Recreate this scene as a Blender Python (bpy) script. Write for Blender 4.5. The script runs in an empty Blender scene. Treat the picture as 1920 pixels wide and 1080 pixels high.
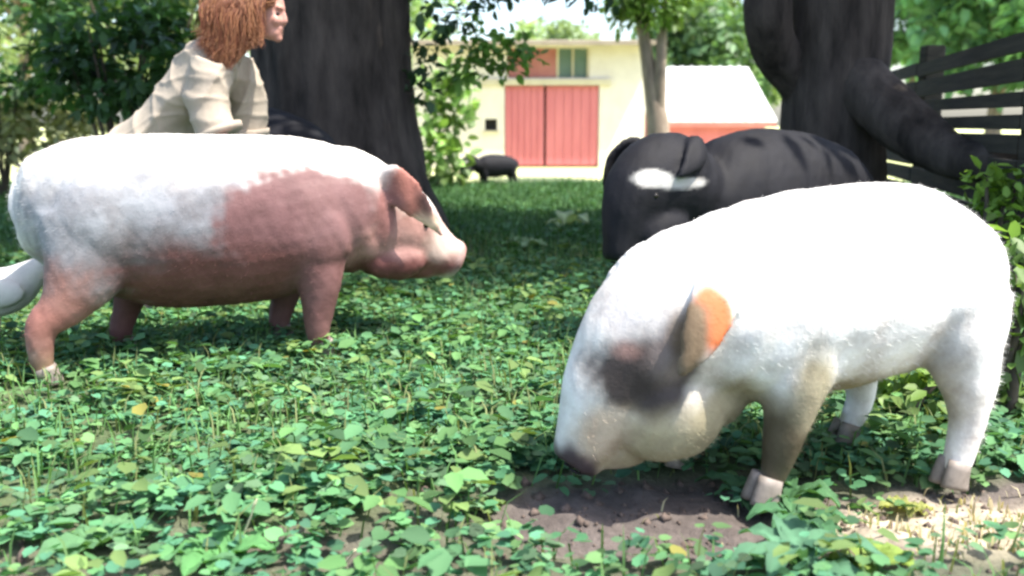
import bpy, bmesh, math, random
import numpy as np
from mathutils import Vector, Matrix

random.seed(7)
RNG = np.random.default_rng(11)
SC = bpy.context.scene
COL = SC.collection

# ------------------------------------------------------------------ camera
F = 1844.0            # focal length in photo pixels (1920 wide)
CAM_H = 0.90
PITCH = math.atan(305.0 / F)
cam_d = bpy.data.cameras.new('camera')
cam = bpy.data.objects.new('camera', cam_d)
COL.objects.link(cam)
cam.location = (0, 0, CAM_H)
cam.rotation_euler = (math.pi / 2 - PITCH, 0, 0)
cam_d.sensor_width = 36.0
cam_d.lens = 36.0 * F / 1920.0
cam_d.clip_end = 2000
cam_d.dof.use_dof = True
cam_d.dof.focus_distance = 3.0
cam_d.dof.aperture_fstop = 2.4
SC.camera = cam

# ------------------------------------------------------------------ sky, sun, exposure
SUN = Vector((0.42, -0.18, 0.88)).normalized()
w = bpy.data.worlds.new('World')
SC.world = w
w.use_nodes = True
nt = w.node_tree
nt.nodes.clear()
sky = nt.nodes.new('ShaderNodeTexSky')
sky.sky_type = 'NISHITA'
sky.sun_disc = False
sky.sun_elevation = math.asin(SUN.z)
sky.sun_rotation = math.atan2(SUN.x, SUN.y)
sky.dust_density = 2.5
sky.air_density = 1.0
bgn = nt.nodes.new('ShaderNodeBackground')
bgn.inputs[1].default_value = 0.15
wo = nt.nodes.new('ShaderNodeOutputWorld')
nt.links.new(sky.outputs[0], bgn.inputs[0])
nt.links.new(bgn.outputs[0], wo.inputs[0])
sl = bpy.data.lights.new('sun', 'SUN')
sl.energy = 3.6
sl.angle = math.radians(0.6)
sl.color = (1.0, 0.95, 0.86)
so = bpy.data.objects.new('sun', sl)
COL.objects.link(so)
so.location = (6, -2, 14)
so.rotation_euler = SUN.to_track_quat('Z', 'Y').to_euler()
SC.view_settings.view_transform = 'Standard'
SC.view_settings.look = 'None'
SC.view_settings.exposure = 1.6
SC.view_settings.gamma = 1.0
SC.cycles.filter_width = 2.5
SC.cycles.max_bounces = 6
SC.cycles.transparent_max_bounces = 6

# ------------------------------------------------------------------ pixel helper (photo pixels -> place)
CP, SP = math.cos(PITCH), math.sin(PITCH)
def P(x, y, d):
    u = (x - 960) / F; v = (540 - y) / F
    dx, dy, dz = u, CP + v * SP, v * CP - SP
    t = d / dy
    return Vector((dx * t, d, CAM_H + dz * t))

# ------------------------------------------------------------------ generic helpers
def tag(o, label, cat, group=None):
    o['label'] = label; o['category'] = cat
    if group: o['group'] = group
    return o

def link(name, me, mat=None, parent=None, kind=None):
    o = bpy.data.objects.new(name, me)
    COL.objects.link(o)
    if mat is not None and len(me.materials) == 0: me.materials.append(mat)
    if parent is not None: o.parent = parent
    if kind: o['kind'] = kind
    return o

def empty(name, loc=(0, 0, 0), rz=0.0, s=1.0):
    o = bpy.data.objects.new(name, None)
    COL.objects.link(o)
    o.location = loc; o.rotation_euler = (0, 0, rz); o.scale = (s, s, s)
    o.empty_display_size = 0.1
    return o

def bm_obj(name, bm, mat, parent=None, smooth=False, kind=None):
    bmesh.ops.recalc_face_normals(bm, faces=bm.faces)
    me = bpy.data.meshes.new(name)
    bm.to_mesh(me); bm.free()
    if smooth:
        me.polygons.foreach_set('use_smooth', [True] * len(me.polygons))
    return link(name, me, mat, parent, kind)

def box(bm, x0, x1, y0, y1, z0, z1, bev=0.0):
    r = bmesh.ops.create_cube(bm, size=1.0)
    for v in r['verts']:
        v.co = Vector((x0 + (v.co.x + .5) * (x1 - x0), y0 + (v.co.y + .5) * (y1 - y0), z0 + (v.co.z + .5) * (z1 - z0)))
    if bev > 0:
        es = list({e for v in r['verts'] for e in v.link_edges})
        bmesh.ops.bevel(bm, geom=es, offset=bev, segments=1, affect='EDGES')

def obox(bm, a, b, half_w, half_t, up=Vector((0, 0, 1))):
    """a beam from a to b; half_w along up, half_t sideways"""
    a = Vector(a); b = Vector(b)
    t = (b - a).normalized(); s = t.cross(up).normalized(); n = s.cross(t)
    vs = []
    for p in (a, b):
        for i, j in ((-1, -1), (1, -1), (1, 1), (-1, 1)):
            vs.append(bm.verts.new(p + s * half_t * i + n * half_w * j))
    for f in ((0, 1, 2, 3), (4, 7, 6, 5), (0, 4, 5, 1), (1, 5, 6, 2), (2, 6, 7, 3), (3, 7, 4, 0)):
        bm.faces.new([vs[k] for k in f])

def loft(bm, pts, side=(0, 1, 0), n=20, sub=4):
    """closed tube; pts (x,y,z,w,h); w along side, h across; points are spline-interpolated"""
    A = np.array(pts, float)
    if sub > 1 and len(A) > 2:
        k = len(A); out = []
        for i in range(k - 1):
            p0, p1, p2, p3 = A[max(i - 1, 0)], A[i], A[i + 1], A[min(i + 2, k - 1)]
            for j in range(sub):
                t = j / sub
                out.append(0.5 * ((2 * p1) + (p2 - p0) * t + (2 * p0 - 5 * p1 + 4 * p2 - p3) * t * t + (3 * p1 - p0 - 3 * p2 + p3) * t ** 3))
        out.append(A[-1]); A = np.array(out)
    side = Vector(side)
    rings = []
    for i in range(len(A)):
        a = Vector(A[max(i - 1, 0), :3]); b = Vector(A[min(i + 1, len(A) - 1), :3])
        T = (b - a).normalized()
        S = (side - T * side.dot(T)).normalized(); N = S.cross(T)
        c = Vector(A[i, :3]); ww, hh = max(A[i, 3], 1e-3), max(A[i, 4], 1e-3)
        rings.append([bm.verts.new(c + S * (ww * math.cos(2 * math.pi * k / n)) + N * (hh * math.sin(2 * math.pi * k / n))) for k in range(n)])
    fs = []
    for r0, r1 in zip(rings[:-1], rings[1:]):
        for k in range(n):
            fs.append(bm.faces.new((r0[k], r0[(k + 1) % n], r1[(k + 1) % n], r1[k])))
    fs.append(bm.faces.new(rings[0][::-1])); fs.append(bm.faces.new(rings[-1]))
    bmesh.ops.recalc_face_normals(bm, faces=fs)

def blob(bm, c, r):
    q = bmesh.ops.create_icosphere(bm, subdivisions=3, radius=1.0)
    for v in q['verts']:
        v.co = Vector((c[0] + v.co.x * r[0], c[1] + v.co.y * r[1], c[2] + v.co.z * r[2]))

def remesh(bm, voxel, smooth_it=6, name='body'):
    me = bpy.data.meshes.new('tmp'); bm.to_mesh(me); bm.free()
    o = bpy.data.objects.new('tmp', me); COL.objects.link(o)
    m = o.modifiers.new('r', 'REMESH'); m.mode = 'VOXEL'; m.voxel_size = voxel
    s = o.modifiers.new('s', 'SMOOTH'); s.factor = 0.5; s.iterations = smooth_it
    dg = bpy.context.evaluated_depsgraph_get()
    out = bpy.data.meshes.new_from_object(o.evaluated_get(dg))
    bpy.data.objects.remove(o); bpy.data.meshes.remove(me)
    out.name = name; out.materials.clear()
    out.polygons.foreach_set('use_smooth', [True] * len(out.polygons))
    return out

def coords(me):
    a = np.empty(len(me.vertices) * 3); me.vertices.foreach_get('co', a)
    return a.reshape(-1, 3)

def wob(co, f=1.0, seed=0):
    r = np.random.default_rng(seed); s = np.zeros(len(co))
    for k in range(7):
        d = r.normal(size=3) * f * (1 + 0.5 * k)
        s += np.sin(co @ d + r.uniform(0, 6.28)) / (1 + 0.35 * k)
    return s / 2.6

def sstep(a, b, x):
    t = np.clip((x - a) / (b - a), 0, 1)
    return t * t * (3 - 2 * t)

def paint(me, base, blobs, seed=0, var=0.06):
    co = coords(me); n = len(co)
    c = np.tile(np.array(base, float), (n, 1))
    for i, (ce, ra, colr, soft) in enumerate(blobs):
        d = np.sqrt((((co - np.array(ce)) / np.array(ra)) ** 2).sum(1)) + 0.15 * wob(co, 9, seed + i) + 0.10 * wob(co, 38, seed + i + 40)
        k = 1 - sstep(1 - soft, 1 + soft, d)
        c = c * (1 - k[:, None]) + np.array(colr) * k[:, None]
    c *= (1 + var * wob(co, 14, seed + 77))[:, None]
    set_col(me, c)

def set_col(me, c):
    at = me.color_attributes.new('Col', 'FLOAT_COLOR', 'POINT')
    q = np.ones((len(c), 4)); q[:, :3] = np.clip(c, 0, 1)
    at.data.foreach_set('color', q.ravel())

def np_mesh(name, v, faces_idx, nper):
    """v (N,3); faces_idx (M,nper)"""
    me = bpy.data.meshes.new(name)
    me.vertices.add(len(v)); me.vertices.foreach_set('co', np.asarray(v, float).ravel())
    m = len(faces_idx)
    me.loops.add(m * nper); me.loops.foreach_set('vertex_index', np.asarray(faces_idx, dtype=np.int32).ravel())
    me.polygons.add(m)
    me.polygons.foreach_set('loop_start', np.arange(0, m * nper, nper, dtype=np.int32))
    me.update(calc_edges=True)
    return me

LEAF = np.array([(0, 0, 0), (.30, .30, .07), (.72, .24, .03), (1, 0, -.10), (.72, -.24, .03), (.30, -.30, .07)])
LEAF_ROUND = np.array([(.06, 0, 0), (-.07, .26, .05), (.22, .47, .08), (.66, .40, .04), (1, 0, -.07), (.66, -.40, .04), (.22, -.47, .08), (-.07, -.26, .05)])
def unit(a): return a / np.maximum(np.linalg.norm(a, axis=1, keepdims=True), 1e-9)
def leaf_mesh(name, pos, dirs, nor, size, colr, shape=LEAF, width=1.0):
    n = len(pos)
    X = unit(dirs); Y = unit(np.cross(nor, X)); Z = np.cross(X, Y)
    size = np.asarray(size)[:, None, None]
    T = shape[None] * np.array([1, width, 1])
    v = pos[:, None] + size * (T[:, :, 0:1] * X[:, None] + T[:, :, 1:2] * Y[:, None] + T[:, :, 2:3] * Z[:, None])
    mv = len(shape); hf = mv // 2
    idx = np.arange(n)[:, None, None] * mv + np.array([list(range(hf + 1)), [0] + list(range(hf, mv))])[None]
    me = np_mesh(name, v.reshape(-1, 3), idx.reshape(-1, hf + 1), hf + 1)
    set_col(me, np.repeat(colr, mv, axis=0))
    return me

# ------------------------------------------------------------------ materials
def mat(name):
    m = bpy.data.materials.new(name); m.use_nodes = True
    nt = m.node_tree; b = nt.nodes['Principled BSDF']
    return m, nt, b
def noise(nt, scale, detail=5, rough=0.6, vec=None):
    n = nt.nodes.new('ShaderNodeTexNoise'); n.inputs['Scale'].default_value = scale
    n.inputs['Detail'].default_value = detail; n.inputs['Roughness'].default_value = rough
    if vec: nt.links.new(vec, n.inputs['Vector'])
    return n
def objco(nt): return nt.nodes.new('ShaderNodeTexCoord').outputs['Object']
def ramp(nt, fac, stops):
    r = nt.nodes.new('ShaderNodeValToRGB'); e = r.color_ramp.elements
    while len(e) < len(stops): e.new(0.5)
    for el, (p, c) in zip(e, stops): el.position = p; el.color = (*c, 1)
    nt.links.new(fac, r.inputs[0]); return r.outputs[0]
def mixc(nt, a, b, fac, mode='MIX'):
    m = nt.nodes.new('ShaderNodeMix'); m.data_type = 'RGBA'; m.blend_type = mode
    for s, i in ((fac, 0), (a, 6), (b, 7)):
        if hasattr(s, 'is_output') or isinstance(s, bpy.types.NodeSocket): nt.links.new(s, m.inputs[i])
        elif i == 0: m.inputs[0].default_value = s
        else: m.inputs[i].default_value = (*s, 1)
    return m.outputs[2]
def bump(nt, b, h, strength, dist=0.01):
    n = nt.nodes.new('ShaderNodeBump'); n.inputs['Strength'].default_value = strength; n.inputs['Distance'].default_value = dist
    nt.links.new(h, n.inputs['Height']); nt.links.new(n.outputs[0], b.inputs['Normal'])
def attr(nt, name='Col'):
    a = nt.nodes.new('ShaderNodeAttribute'); a.attribute_name = name
    return a.outputs['Color']

def simple(name, c1, c2, scale=6, rough=0.75, bs=0.3, bd=0.01, stretch=None, metal=0.0):
    m, nt, b = mat(name)
    co = objco(nt)
    if stretch:
        mp = nt.nodes.new('ShaderNodeMapping'); mp.inputs['Scale'].default_value = stretch
        nt.links.new(co, mp.inputs[0]); co = mp.outputs[0]
    n = noise(nt, scale, 6, 0.65, co)
    nt.links.new(ramp(nt, n.outputs[0], [(0.3, c1), (0.7, c2)]), b.inputs['Base Color'])
    b.inputs['Roughness'].default_value = rough; b.inputs['Metallic'].default_value = metal
    if bs: bump(nt, b, n.outputs[0], bs, bd)
    return m

def skin_mat(name, rough=0.62, bumpd=0.006):
    m, nt, b = mat(name)
    co = objco(nt)
    n1 = noise(nt, 9, 6, 0.65, co); n2 = noise(nt, 90, 3, 0.6, co)
    c = mixc(nt, attr(nt), ramp(nt, n1.outputs[0], [(0.3, (.60, .55, .53)), (0.6, (1, 1, 1))]), 0.9, 'MULTIPLY')
    nt.links.new(c, b.inputs['Base Color'])
    b.inputs['Roughness'].default_value = rough
    b.inputs['Specular IOR Level'].default_value = 0.3
    ad = nt.nodes.new('ShaderNodeMath'); ad.operation = 'MULTIPLY_ADD'; ad.inputs[1].default_value = 0.35
    nt.links.new(n2.outputs[0], ad.inputs[0]); nt.links.new(n1.outputs[0], ad.inputs[2])
    bump(nt, b, ad.outputs[0], 0.55, bumpd)
    return m

def leaf_mat(name, transl=0.35, rough=0.5, gain=1.0):
    m, nt, b = mat(name)
    a = attr(nt)
    nt.links.new(a, b.inputs['Base Color'])
    b.inputs['Roughness'].default_value = rough
    b.inputs['Specular IOR Level'].default_value = 0.35
    t = nt.nodes.new('ShaderNodeBsdfTranslucent')
    tc = mixc(nt, a, (1.25, 1.25, 0.55), 1.0, 'MULTIPLY')
    nt.links.new(tc, t.inputs['Color'])
    mx = nt.nodes.new('ShaderNodeMixShader'); mx.inputs[0].default_value = transl
    nt.links.new(b.outputs[0], mx.inputs[1]); nt.links.new(t.outputs[0], mx.inputs[2])
    nt.links.new(mx.outputs[0], nt.nodes['Material Output'].inputs[0])
    return m

M_leaf = leaf_mat('leaf')
M_weed = leaf_mat('weed_leaf', 0.3, 0.75)
M_bark = simple('bark_dark', (.012, .010, .009), (.085, .070, .060), 6, 0.95, 0.9, 0.04, (1, 1, .25))
M_bark.node_tree.nodes['Principled BSDF'].inputs['Specular IOR Level'].default_value = 0.15
M_bark_light = simple('bark_tan', (.16, .12, .09), (.34, .27, .2), 9, 0.9, 0.5, 0.015, (1, 1, .3))
M_twig = simple('twig', (.05, .04, .03), (.1, .08, .06), 12, 0.9, 0.3)
M_skin = skin_mat('pig_skin')
M_black = skin_mat('black_pig_skin', 0.75, 0.005)
M_feather = simple('white_feather', (.42, .41, .40), (.56, .55, .53), 14, 0.8, 0.5)
M_bristle, _nt, _b = mat('bristle'); _nt.links.new(attr(_nt), _b.inputs['Base Color']); _b.inputs['Roughness'].default_value = 0.7; _b.inputs['Specular IOR Level'].default_value = 0.2
M_bristle_black = M_bristle
M_hoof = simple('hoof', (.13, .11, .09), (.26, .22, .19), 20, 0.6, 0.3, 0.004)
M_eye = simple('eye', (.01, .008, .006), (.02, .015, .01), 3, 0.12, 0)
M_board = simple('fence_wood', (.02, .017, .012), (.06, .05, .036), 10, 0.9, 0.5, 0.006, (1, .12, 4))
M_wall = simple('cream_wall', (.64, .57, .50), (.78, .71, .63), 2.2, 0.9, 0.4, 0.02)
M_red = simple('red_paint', (.50, .13, .15), (.60, .18, .20), 3, 0.7, 0.2, 0.005, (1, 1, .2))
M_redfaded = simple('red_paint_faded', (.34, .11, .10), (.46, .19, .16), 3, 0.8, 0.2, 0.005)
M_roof = simple('grey_roof', (.24, .19, .14), (.36, .30, .23), 3, 0.8, 0.3, 0.01)
M_whiteroof = simple('white_roof', (.74, .74, .72), (.84, .84, .83), 2, 0.45, 0.1, 0.004)
M_trim = simple('trim', (.5, .43, .3), (.62, .55, .4), 5, 0.8, 0.1)
M_glass = simple('window_glass', (.10, .16, .13), (.16, .22, .18), 2, 0.15, 0)
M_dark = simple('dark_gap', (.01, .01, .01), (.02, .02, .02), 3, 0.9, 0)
M_straw = simple('straw', (.5, .45, .28), (.66, .6, .4), 15, 0.8, 0)

# ------------------------------------------------------------------ ground
def dirt_mask(x, y):
    """1 where pigs have rooted the weeds away"""
    q = np.stack([x, y, np.zeros_like(x)], 1)
    wv = wob(q, 3.0, 5) * 0.28
    a = 1 - sstep(.75, 1.2, np.sqrt(((x - .45) / .64) ** 2 + ((y - 2.20) / .25) ** 2) + wv)
    b = 1 - sstep(.7, 1.25, np.sqrt(((x - 1.30) / .60) ** 2 + ((y - 2.22) / .26) ** 2) + wv)
    c = 1 - sstep(.5, 1.3, np.sqrt(((x + .40) / .30) ** 2 + ((y - 2.02) / .12) ** 2) + wv)
    e = .55 * (1 - sstep(2.05, 2.45, y + .25 * wob(q, 2.4, 17)))
    return np.clip(np.maximum(np.maximum(a, b), np.maximum(c * .75, e)), 0, 1)
def gh(x, y):
    x = np.atleast_1d(np.asarray(x, float)); y = np.atleast_1d(np.asarray(y, float))
    q = np.stack([x, y, np.zeros_like(x)], 1)
    near = np.exp(-((x / 9) ** 2 + ((y - 5) / 9) ** 2))
    z = 0.028 * wob(q, 1.1, 3) * near
    z = z + dirt_mask(x, y) * (0.022 * wob(q, 11, 8) - 0.02)
    z = z + 0.16 * np.exp(-(((x + 1.2) / 1.3) ** 2 + ((y - 7.2) / 1.2) ** 2))
    return z
def gz(x, y): return float(gh(x, y)[0])

def axis(lo, hi, fine_lo, fine_hi, step, far):
    a = list(np.arange(fine_lo, fine_hi + 1e-6, step)); s = step; v = fine_hi
    while v < hi: s *= 1.35; v += min(s, far); a.append(v)
    s = step; v = fine_lo; pre = []
    while v > lo: s *= 1.35; v -= min(s, far); pre.append(v)
    return np.array(pre[::-1] + a)
xs = axis(-400, 400, -4, 4, 0.04, 60); ys = axis(-60, 700, 1.0, 9, 0.04, 60)
GX, GY = np.meshgrid(xs, ys)
gx, gy = GX.ravel(), GY.ravel()
V = np.stack([gx, gy, gh(gx, gy)], 1)
nx, ny = len(xs), len(ys)
ii = (np.arange(ny - 1)[:, None] * nx + np.arange(nx - 1)[None]).ravel()
gme = np_mesh('ground', V, np.stack([ii, ii + 1, ii + nx + 1, ii + nx], 1), 4)
gme.polygons.foreach_set('use_smooth', [True] * len(gme.polygons))
# colour zones: soil under the weeds, rooted mud, sandy straw litter, dry mown yard far off with sunlight beyond the shade edge painted in
q = np.stack([gx, gy, np.zeros_like(gx)], 1)
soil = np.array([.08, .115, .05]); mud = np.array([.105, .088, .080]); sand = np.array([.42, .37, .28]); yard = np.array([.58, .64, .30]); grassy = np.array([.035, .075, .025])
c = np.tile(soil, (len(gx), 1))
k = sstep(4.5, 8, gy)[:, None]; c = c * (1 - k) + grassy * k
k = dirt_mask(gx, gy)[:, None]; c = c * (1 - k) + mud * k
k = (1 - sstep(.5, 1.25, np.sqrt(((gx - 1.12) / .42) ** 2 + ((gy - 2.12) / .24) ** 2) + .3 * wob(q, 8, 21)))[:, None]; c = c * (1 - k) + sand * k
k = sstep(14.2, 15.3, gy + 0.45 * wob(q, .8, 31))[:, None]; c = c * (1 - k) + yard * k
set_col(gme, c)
m, nt, b = mat('ground')
co = objco(nt)
n1 = noise(nt, 14, 8, 0.7, co); n2 = noise(nt, 70, 4, 0.6, co)
cc = mixc(nt, attr(nt), ramp(nt, n1.outputs[0], [(0.28, (.45, .42, .4)), (0.7, (1.25, 1.22, 1.2))]), 1.0, 'MULTIPLY')
nt.links.new(cc, b.inputs['Base Color']); b.inputs['Roughness'].default_value = 0.95
bump(nt, b, n2.outputs[0], 0.7, 0.012)
link('ground', gme, m, None, 'structure')

# ------------------------------------------------------------------ ground cover (one mass of low weeds)
def in_view(x, y, mg):
    return np.abs(x) < 0.53 * y + mg
def weeds(name, n, ylo, yhi, mg, leaf_sz, nl, hmax, cols, thin=1.0, shape=LEAF_ROUND, seed=1):
    r = np.random.default_rng(seed)
    y = np.sqrt(r.uniform(ylo ** 2, yhi ** 2, n)); x = r.uniform(-1, 1, n) * (0.53 * y + mg)
    q = np.stack([x, y, 0 * x], 1)
    dens = 0.80 + 0.42 * wob(q, 2.2, 14)
    keep = (r.random(n) < np.clip(dens, .12, 1) * thin) & (r.random(n) > dirt_mask(x, y) * .985)
    for tx_, ty_, tr_ in ((-1.62, 3.14, .20), (-1.50, 3.22, .14)):   # trampled by the left pig's hind foot
        keep &= (np.hypot(x - tx_, y - ty_) > tr_) | (r.random(n) < .18)
    x, y, q, dens = x[keep], y[keep], q[keep], dens[keep]
    n = len(x); z = gh(x, y)
    ph = np.clip(hmax * (0.55 + 0.45 * dens) * r.uniform(.45, 1.15, n), .02, None)
    k = np.repeat(np.arange(n), nl); N = len(k)
    az = r.uniform(0, 6.283, N)
    hh = ph[k] * r.uniform(.35, 1.0, N)
    rad = r.uniform(.2, 1.0, N) * leaf_sz * 1.1
    pos = np.stack([x[k] + np.cos(az) * rad, y[k] + np.sin(az) * rad, z[k] + hh], 1)
    d = np.stack([np.cos(az), np.sin(az), r.uniform(-.45, .35, N)], 1)
    nor = np.stack([r.normal(0, .28, N), r.normal(0, .28, N), np.ones(N)], 1)
    cols = np.array(cols)
    hue = r.integers(0, len(cols), n)
    cl = cols[hue][k] * (1 + 0.28 * r.normal(size=(N, 1))).clip(.45, 1.7) * (1 + .16 * wob(q, 1.6, 9))[k][:, None]
    yl = r.random(N) < 0.006
    cl[yl] = np.array([.22, .21, .05]) * r.uniform(.7, 1.2, (yl.sum(), 1))
    return leaf_mesh(name, pos, d, nor, leaf_sz * r.uniform(.55, 1.35, N), cl, shape)
WC = [(.078, .215, .098), (.068, .19, .088), (.095, .23, .092), (.075, .21, .118), (.118, .23, .085), (.10, .185, .095)]
o = link('low_weeds', weeds('low_weeds', 17500, 1.6, 6.2, .9, .031, 7, .075, WC, seed=1), M_weed, None, 'stuff')
tag(o, 'low round-leaved green weeds covering the ground around the pigs', 'weeds')
o = link('tall_weeds', weeds('tall_weeds', 1500, 1.6, 6.5, .9, .062, 7, .13, [(.095, .21, .07), (.075, .18, .08), (.14, .22, .07)], shape=LEAF, seed=12), M_weed, None, 'stuff')
tag(o, 'taller pointed-leaf weeds scattered through the low ground cover', 'weeds')
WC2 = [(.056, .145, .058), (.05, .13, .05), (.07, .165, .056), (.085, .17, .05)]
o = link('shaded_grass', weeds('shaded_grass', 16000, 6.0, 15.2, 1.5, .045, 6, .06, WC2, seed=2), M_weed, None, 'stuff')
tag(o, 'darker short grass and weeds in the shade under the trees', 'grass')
def blades(name, n, ylo, yhi, mg, L, cols, seed, wd, mask=False, cx=None):
    r = np.random.default_rng(seed)
    if cx: x = r.normal(cx[0], cx[2], n); y = r.normal(cx[1], cx[3], n)
    else: y = np.sqrt(r.uniform(ylo ** 2, yhi ** 2, n)); x = r.uniform(-1, 1, n) * (0.53 * y + mg)
    if mask:
        kp = r.random(n) > dirt_mask(x, y); x, y = x[kp], y[kp]
    n = len(x); z = gh(x, y) - .005
    l = L * r.uniform(.5, 1.3, n); az = r.uniform(0, 6.283, n); ln = r.uniform(.15, .8, n)
    dx, dy = np.cos(az), np.sin(az)
    base = np.stack([x, y, z], 1); sd = np.stack([-dy, dx, 0 * x], 1) * wd
    mid = base + np.stack([dx * l * ln * .35, dy * l * ln * .35, l * .6], 1)
    tip = base + np.stack([dx * l * ln, dy * l * ln, l * (1 - .35 * ln)], 1)
    v = np.stack([base - sd, base + sd, mid + sd * .8, mid - sd * .8, tip], 1).reshape(-1, 3)
    i0 = np.arange(n)[:, None] * 5
    me = np_mesh(name, v, np.concatenate([i0 + np.array([0, 1, 2]), i0 + np.array([0, 2, 3]), i0 + np.array([3, 2, 4])], 0), 3)
    cols = np.array(cols); cl = cols[r.integers(0, len(cols), n)] * r.uniform(.7, 1.3, (n, 1))
    set_col(me, np.repeat(cl, 5, axis=0))
    return me
o = link('grass_blades', blades('grass_blades', 22000, 1.6, 7, .9, .12, [(.09, .20, .06), (.11, .22, .07), (.17, .20, .08)], 3, .003, True), M_weed, None, 'stuff')
tag(o, 'thin grass blades growing among the low weeds', 'grass')
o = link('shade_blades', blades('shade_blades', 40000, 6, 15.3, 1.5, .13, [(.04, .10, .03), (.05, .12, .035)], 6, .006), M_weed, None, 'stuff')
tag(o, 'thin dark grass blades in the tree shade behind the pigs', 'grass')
o = link('straw_litter', blades('straw_litter', 420, 0, 0, 0, .04, [(.42, .36, .22), (.5, .45, .28), (.30, .25, .15), (.2, .22, .08)], 4, .003, False, (1.12, 2.12, .26, .12)), M_weed, None, 'stuff')
tag(o, 'dry straw and short dead grass on the sandy ground at lower right', 'straw')

r = np.random.default_rng(91)
n = 5000; cx_ = r.uniform(-1.3, 1.9, n); cy_ = r.uniform(1.7, 2.9, n)
kp = r.random(n) < .5 * dirt_mask(cx_, cy_) ** 1.5; cx_, cy_ = cx_[kp], cy_[kp]; n = len(cx_)
ph = np.array([(1, 0, 0), (-1, 0, 0), (0, 1, 0), (0, -1, 0), (0, 0, 1), (0, 0, -1)], float)
sz = .004 + .016 * r.random(n) ** 3
v = ph[None] * (sz[:, None, None] * r.uniform(.6, 1.3, (n, 6, 1))) + np.stack([cx_, cy_, gh(cx_, cy_)], 1)[:, None] + r.normal(0, .2, (n, 6, 3)) * sz[:, None, None]
fi = np.array([(0, 2, 4), (2, 1, 4), (1, 3, 4), (3, 0, 4), (2, 0, 5), (1, 2, 5), (3, 1, 5), (0, 3, 5)])
cm = np_mesh('soil_clods', v.reshape(-1, 3), (np.arange(n)[:, None, None] * 6 + fi[None]).reshape(-1, 3), 3)
o = link('soil_clods', cm, simple('clod', (.05, .036, .028), (.15, .11, .09), 30, .95, .4), None, 'stuff')
tag(o, 'crumbs of rooted brown soil around the right pig head and feet', 'soil')

# ------------------------------------------------------------------ trees
def tube_arrays(pts, n=20, ridge=0.0, seed=0, sub=6):
    A = np.array(pts, float); k = len(A); out = []
    for i in range(k - 1):
        p0, p1, p2, p3 = A[max(i - 1, 0)], A[i], A[i + 1], A[min(i + 2, k - 1)]
        for j in range(sub):
            t = j / sub
            out.append(0.5 * ((2 * p1) + (p2 - p0) * t + (2 * p0 - 5 * p1 + 4 * p2 - p3) * t * t + (3 * p1 - p0 - 3 * p2 + p3) * t ** 3))
    out.append(A[-1]); A = np.array(out); m = len(A)
    T = np.gradient(A[:, :3], axis=0); T = unit(T)
    ref = np.array([0, 1, 0]) if abs(T[:, 1]).mean() < .7 else np.array([1, 0, 0])
    S = unit(np.cross(T, ref)); N = np.cross(S, T)
    th = np.linspace(0, 2 * np.pi, n, endpoint=False)
    rr = A[:, 3][:, None] * np.ones((1, n))
    v = A[:, None, :3] + rr[..., None] * (np.cos(th)[None, :, None] * S[:, None] + np.sin(th)[None, :, None] * N[:, None])
    if ridge > 0:
        f = v.reshape(-1, 3) * np.array([1, 1, .22])
        dsp = (np.abs(wob(f, 9 / max(A[0, 3], .1) * .35, seed)) * .7 + .5 * wob(f, 16, seed + 1) + .6 * wob(f, 2.5, seed + 2)).reshape(m, n)
        fur = np.abs(np.sin(th[None, :] * 7 + 1.3 * wob(f, 1.6, seed + 5).reshape(m, n) + .8 * wob(v.reshape(-1, 3), 5, seed + 6).reshape(m, n)))
        rr = rr * (1 + ridge * dsp + ridge * .55 * (fur ** .6 - .6))
        v = A[:, None, :3] + rr[..., None] * (np.cos(th)[None, :, None] * S[:, None] + np.sin(th)[None, :, None] * N[:, None])
    i, j = np.meshgrid(np.arange(m - 1), np.arange(n), indexing='ij')
    f = np.stack([i * n + j, i * n + (j + 1) % n, (i + 1) * n + (j + 1) % n, (i + 1) * n + j], -1).reshape(-1, 4)
    return v.reshape(-1, 3), f
def tubes(name, plist, matl, parent, n=20, ridge=0.0, seed=0, kind=None, sub=6):
    vs, fs, o = [], [], 0
    for i, p in enumerate(plist):
        v, f = tube_arrays(p, n, ridge, seed + i, sub); vs.append(v); fs.append(f + o); o += len(v)
    me = np_mesh(name, np.concatenate(vs), np.concatenate(fs), 4)
    me.polygons.foreach_set('use_smooth', [True] * len(me.polygons))
    return link(name, me, matl, parent, kind)

def clumps(r, centers, crad, per, size, col, cvar=0.25, droop=0.3):
    C = np.array(centers, float); k = np.repeat(np.arange(len(C)), per); N = len(k)
    cr = np.broadcast_to(np.asarray(crad, float), (len(C),))
    off = unit(r.normal(size=(N, 3))) * (r.random((N, 1)) ** .5) * cr[k][:, None] * np.array([1, 1, .75])
    pos = C[k] + off
    d = off + r.normal(size=(N, 3)) * cr[k][:, None] * .5; d[:, 2] -= droop * cr[k]
    nor = np.stack([r.normal(0, .55, N), r.normal(0, .55, N), np.ones(N)], 1)
    tint = 1 + cvar * r.normal(size=(len(C), 1))
    cl = np.array(col) * tint[k].clip(.5, 1.6) * (1 + .22 * r.normal(size=(N, 1))).clip(.5, 1.6)
    return pos, d, nor, size * r.uniform(.6, 1.3, N), cl
def ell_centers(r, n, c, rad, shell=.35):
    u = unit(r.normal(size=(n, 3))) * (shell + (1 - shell) * r.random((n, 1)) ** .6)
    return np.array(c) + u * np.array(rad)

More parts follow.
